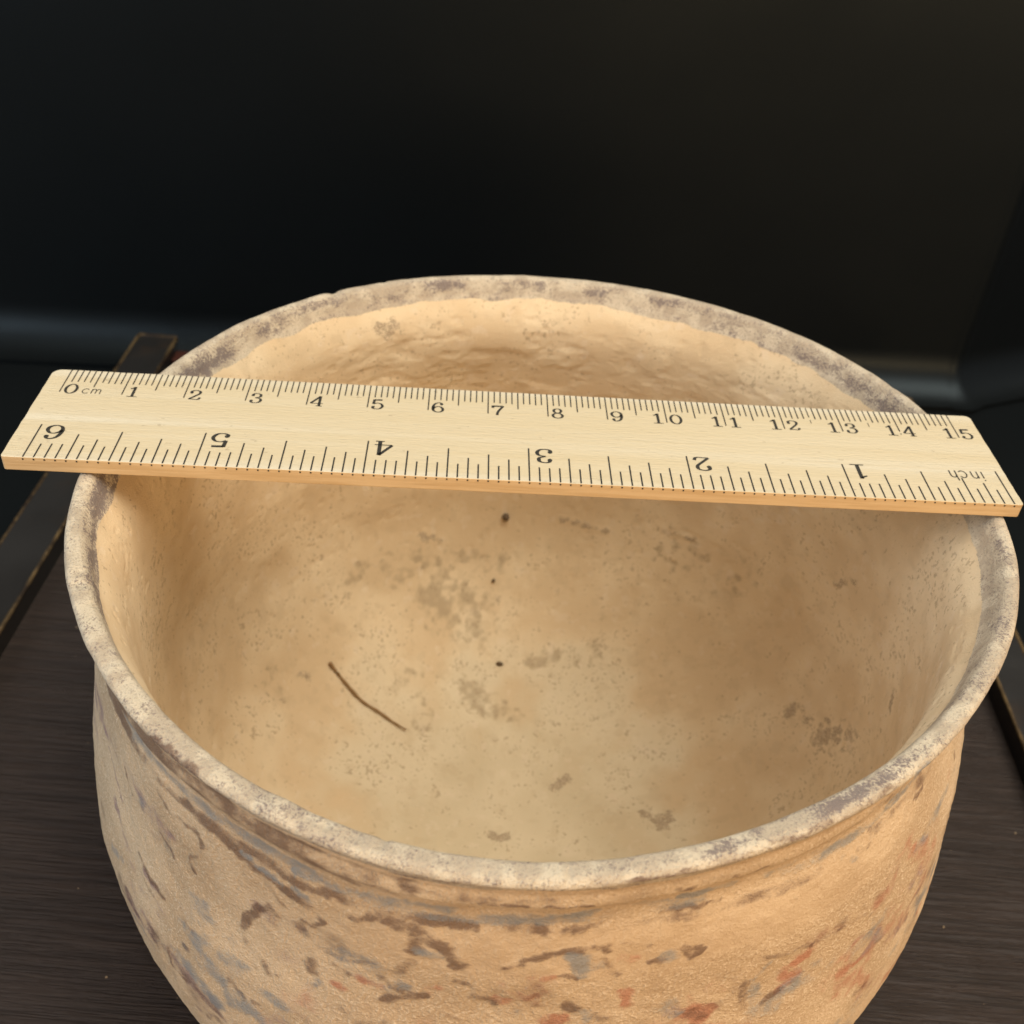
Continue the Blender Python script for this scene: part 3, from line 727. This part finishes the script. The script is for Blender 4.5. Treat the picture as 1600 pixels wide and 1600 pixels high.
def tick(bm, x, ya, yb, w):
    bm.faces.new([bm.verts.new((px*CM, py*CM, INK_Z*CM)) for px, py in ((x-w/2, ya), (x+w/2, ya), (x+w/2, yb), (x-w/2, yb))])
rnd = random.Random(11)
bm = bmesh.new()
for k in range(151):
    L = .682 if k % 10 == 0 else .50 if k % 5 == 0 else .355
    L += rnd.uniform(-.012, .012)
    if k in (135, 125):                       # two half marks print only in part
        tick(bm, k*.1, -.0, -.30, .016); tick(bm, k*.1, -.38, -L, .012)
    elif k == 140:
        tick(bm, k*.1, -.0, -.60, .019); tick(bm, k*.1, -.65, -.69, .016)
    else:
        tick(bm, k*.1+rnd.uniform(-.002, .002), -.0, -L, .0195)
from_bm('centimetre_marks', bm, INK, ruler)
bm = bmesh.new()
for k in range(97):
    j = k % 16
    L = .867 if j == 0 else .755 if j == 8 else .635 if j in (4, 12) else .525 if j in (6, 10, 14) else .36
    L += rnd.uniform(-.012, .012)
    x = .03275+k*2.54/16
    tick(bm, x, -2.503, -2.503+L, .0235)
    bm.faces.new([bm.verts.new((px*CM, -2.5185*CM, pz*CM)) for px, pz in ((x-.012, RULER_T-.016), (x+.012, RULER_T-.016), (x+.012, RULER_T-.045), (x-.012, RULER_T-.045))])
from_bm('inch_marks', bm, INK, ruler)

GLYPH = {   # pen paths in a box 0.7 wide and 1 high; 'o' marks a ball end
    '0': [('e', .35, .5, .285, .455)],
    '1': [('l', (.37, 1), (.37, .03)), ('l', (.37, .97), (.26, .86), (.13, .8)), ('l', (.1, .025), (.64, .025))],
    '2': [('c', (.13, .72), (.15, .88), (.34, .97), (.56, .88), (.58, .66), (.40, .42), (.10, .07)), ('l', (.10, .07), (.3, .075), (.52, .05), (.62, .11), (.66, .26)), ('o', .15, .72)],
    '3': [('c', (.13, .78), (.2, .93), (.36, .97), (.54, .88), (.54, .65), (.30, .53)), ('c', (.30, .53), (.55, .46), (.62, .26), (.5, .07), (.3, .025), (.14, .09), (.11, .23)), ('o', .15, .78), ('o', .13, .22)],
    '4': [('l', (.49, 1), (.03, .29)), ('l', (.03, .28), (.69, .28)), ('l', (.49, 1), (.49, .03)), ('l', (.32, .025), (.66, .025))],
    '5': [('b', (.15, .93), (.58, .95)), ('l', (.15, .97), (.12, .52)), ('c', (.12, .52), (.28, .61), (.5, .57), (.62, .34), (.5, .08), (.28, .025), (.12, .1), (.10, .22)), ('o', .13, .22)],
    '6': [('c', (.56, .82), (.5, .93), (.37, .97), (.17, .82), (.08, .46), (.14, .14), (.36, .025), (.57, .13), (.62, .34), (.5, .54), (.34, .58), (.17, .48), (.10, .34)), ('o', .54, .81)],
    '7': [('b', (.09, .92), (.64, .93)), ('l', (.08, .98), (.075, .74)), ('c', (.65, .95), (.46, .6), (.34, .3), (.31, .02))],
    '8': [('e', .35, .755, .2, .215), ('e', .35, .27, .265, .245)],
    'c': [('c', (.62, .55), (.45, .68), (.2, .6), (.08, .34), (.2, .06), (.45, .0), (.62, .12))],
    'm': [('l', (.06, .68), (.06, 0)), ('c', (.06, .45), (.2, .66), (.4, .62), (.44, .4), (.44, 0)), ('c', (.44, .45), (.58, .66), (.78, .62), (.82, .4), (.82, 0))],
    'i': [('l', (.1, .66), (.1, 0)), ('l', (.1, .92), (.1, .82))],
    'n': [('l', (.06, .68), (.06, 0)), ('c', (.06, .45), (.2, .66), (.44, .62), (.5, .4), (.5, 0))],
    'h': [('l', (.06, 1), (.06, 0)), ('c', (.06, .45), (.2, .66), (.44, .62), (.5, .4), (.5, 0))],
}
GLYPH['9'] = [(g[0],)+tuple((.7-x, 1-y) for x, y in g[1:]) if g[0] == 'c' else ('o', .7-g[1], 1-g[2]) for g in GLYPH['6']]
def pen(bm, pts, sx, sy, ox, oy, thick, thin, rot, z, closed=False, bar=False):
    p = np.array(pts, float)*[sx, sy]
    d = np.gradient(p, axis=0)
    if closed: d = np.roll(p, -1, 0)-np.roll(p, 1, 0)
    d /= np.linalg.norm(d, axis=1, keepdims=True)+1e-12
    w = thin+(thick-thin)*np.abs(d[:, 1])**1.6
    if bar: w[:] = thick*.8
    nn = np.c_[-d[:, 1], d[:, 0]]*w[:, None]/2
    a, b = p+nn, p-nn
    s = -1 if rot else 1
    va = [bm.verts.new(((ox+s*x)*CM, (oy+s*y)*CM, z*CM)) for x, y in a]
    vb = [bm.verts.new(((ox+s*x)*CM, (oy+s*y)*CM, z*CM)) for x, y in b]
    k = len(p)
    for i in range(k if closed else k-1):
        j = (i+1) % k
        bm.faces.new((va[i], vb[i], vb[j], va[j]))
def write(text, ox, oy, h, w, thick, thin, rot=False, gap=.0, slant=0.0, name='numeral'):
    """print flat on the ruler face; (ox, oy) is the foot of the first character"""
    bm = bmesh.new()
    x = 0
    for q, chr_ in enumerate(text):
        for gl in GLYPH[chr_]:
            z = INK_Z+.0004*q
            s = -1 if rot else 1
            px, py = ox+s*x, oy
            if gl[0] == 'e':
                t = np.linspace(0, 2*math.pi, 28, endpoint=False)
                pen(bm, np.c_[gl[1]+gl[3]*np.cos(t), gl[2]+gl[4]*np.sin(t)], w/.7, h, px, py, thick, thin, rot, z, True)
            elif gl[0] == 'o':
                rad = thick*.62
                bm.faces.new([bm.verts.new(((px+s*(gl[1]*w/.7+rad*math.cos(a)))*CM, (py+s*(gl[2]*h+rad*math.sin(a)))*CM, (z+.0008)*CM)) for a in np.linspace(0, 2*math.pi, 12, endpoint=False)])
            elif gl[0] == 'c':
                pen(bm, catmull(gl[1:], 6)+np.array([slant, 0])*0, w/.7, h, px, py, thick, thin, rot, z)
            else:
                pen(bm, gl[1:], w/.7, h, px, py, thick, thin, rot, z+.0002, bar=gl[0] == 'b')
        x += w*(1.25 if chr_ == 'm' else .42 if chr_ == 'i' else 1)+gap
    for vtx in bm.verts: vtx.co.z = vtx.co.z
    o = from_bm(name, bm, INK, ruler)
    return o
for k in range(16):
    t = str(k)
    ox = k+.055
    if len(t) == 1: write(t, ox+(.0 if k else -.0), -.725, .30, .215, .045, .016)
    else:
        write(t[0], k-.255, -.725, .30, .215, .045, .016)
        write(t[1], ox, -.725, .30, .215, .045, .016)
write('cm', .34, -.69, .20, .125, .016, .014, gap=.03, name='unit_lettering')
for k in range(1, 7):
    x = .03275+(6-k)*2.54
    write(str(k), x+.395, -2.503+.87, .385, .295, .062, .02, rot=True)
write('inch', 15.04, -2.503+.83, .27, .15, .02, .018, rot=True, gap=.028, name='unit_lettering')

# ---------------------------------------------------------------- small things in the bowl and on the tray
def tube(name, pts, rad, mat, seg=7):
    p = catmull(pts, 5)
    bm = bmesh.new(); rows = []
    for i, c in enumerate(p):
        d = Vector(p[min(i+1, len(p)-1)]-p[max(i-1, 0)]).normalized()
        a = d.orthogonal().normalized(); b = d.cross(a)
        u = i/(len(p)-1)
        r = rad*(1-.45*u)*(1+.2*math.sin(i*1.7)+.12*math.sin(i*.6+1))
        rows.append([bm.verts.new((Vector(c)+a*r*math.cos(t)+b*r*math.sin(t))*CM) for t in np.linspace(0, 2*math.pi, seg, endpoint=False)])
    for x, y in zip(rows, rows[1:]):
        for k in range(seg): bm.faces.new((x[k], x[(k+1) % seg], y[(k+1) % seg], y[k]))
    bm.faces.new(rows[0][::-1]); bm.faces.new(rows[-1])
    return from_bm(name, bm, mat, None, True)
STRAW = mat_plain('dry_straw', (.20, .115, .05), (.34, .21, .10), 900, .6)
tag(tube('dried_stem', [(-4.37, 3.10, 1.97), (-4.17, 2.99, 1.75), (-3.89, 2.82, 1.515), (-3.55, 2.62, 1.30), (-3.185, 2.49, 1.16), (-2.83, 2.32, 1.045), (-2.51, 2.17, .985)], .038, STRAW),
    'thin brown curved dry stem lying inside the bowl', 'stem')
SOIL = mat_plain('dark_soil', (.075, .05, .03), (.17, .12, .07), 700, .9)
def crumb(loc, size, label, seed):
    bm = bmesh.new()
    bmesh.ops.create_icosphere(bm, subdivisions=3, radius=1)
    for vv in bm.verts:
        k = 1+.7*(fbm(np.array([vv.co])*1.6+seed, 3)[0]-.5)
        vv.co = Vector((vv.co.x*size[0]*k, vv.co.y*size[1]*k, vv.co.z*size[2]*k))*CM
    o = from_bm('soil_crumb', bm, SOIL, None, True)
    o.location = Vector(loc)*CM
    tag(o, label, 'crumb')
crumb((-.661, 6.34, 4.03), (.085, .075, .10), 'dark soil crumb on far inner wall just below the middle of the ruler', 3)
crumb((-.516, 4.22, 1.215), (.09, .05, .05), 'dark soil crumb on the bowl floor right of the dry stem', 8)
crumb((-.832, 5.72, 2.52), (.045, .04, .05), 'tiny dark soil speck inside bowl between the two larger crumbs', 14)

DUST = mat_plain('pale_dust', (.30, .22, .13), (.45, .36, .24), 800, .9)
bm = bmesh.new()
rnd = random.Random(21)
for i in range(260):
    x, y = rnd.uniform(-12.5, 12), rnd.uniform(-14, 17)
    if math.hypot(x, y) < 4.2: continue
    r = rnd.choice((.006, .008, .010, .013, .020))*CM
    s = bmesh.ops.create_icosphere(bm, subdivisions=1, radius=r)['verts']
    bmesh.ops.translate(bm, vec=(x*CM, y*CM, r*.6), verts=s)
tag(from_bm('dust', bm, DUST), 'pale specks of dust scattered on the tray board', 'dust', kind='stuff')
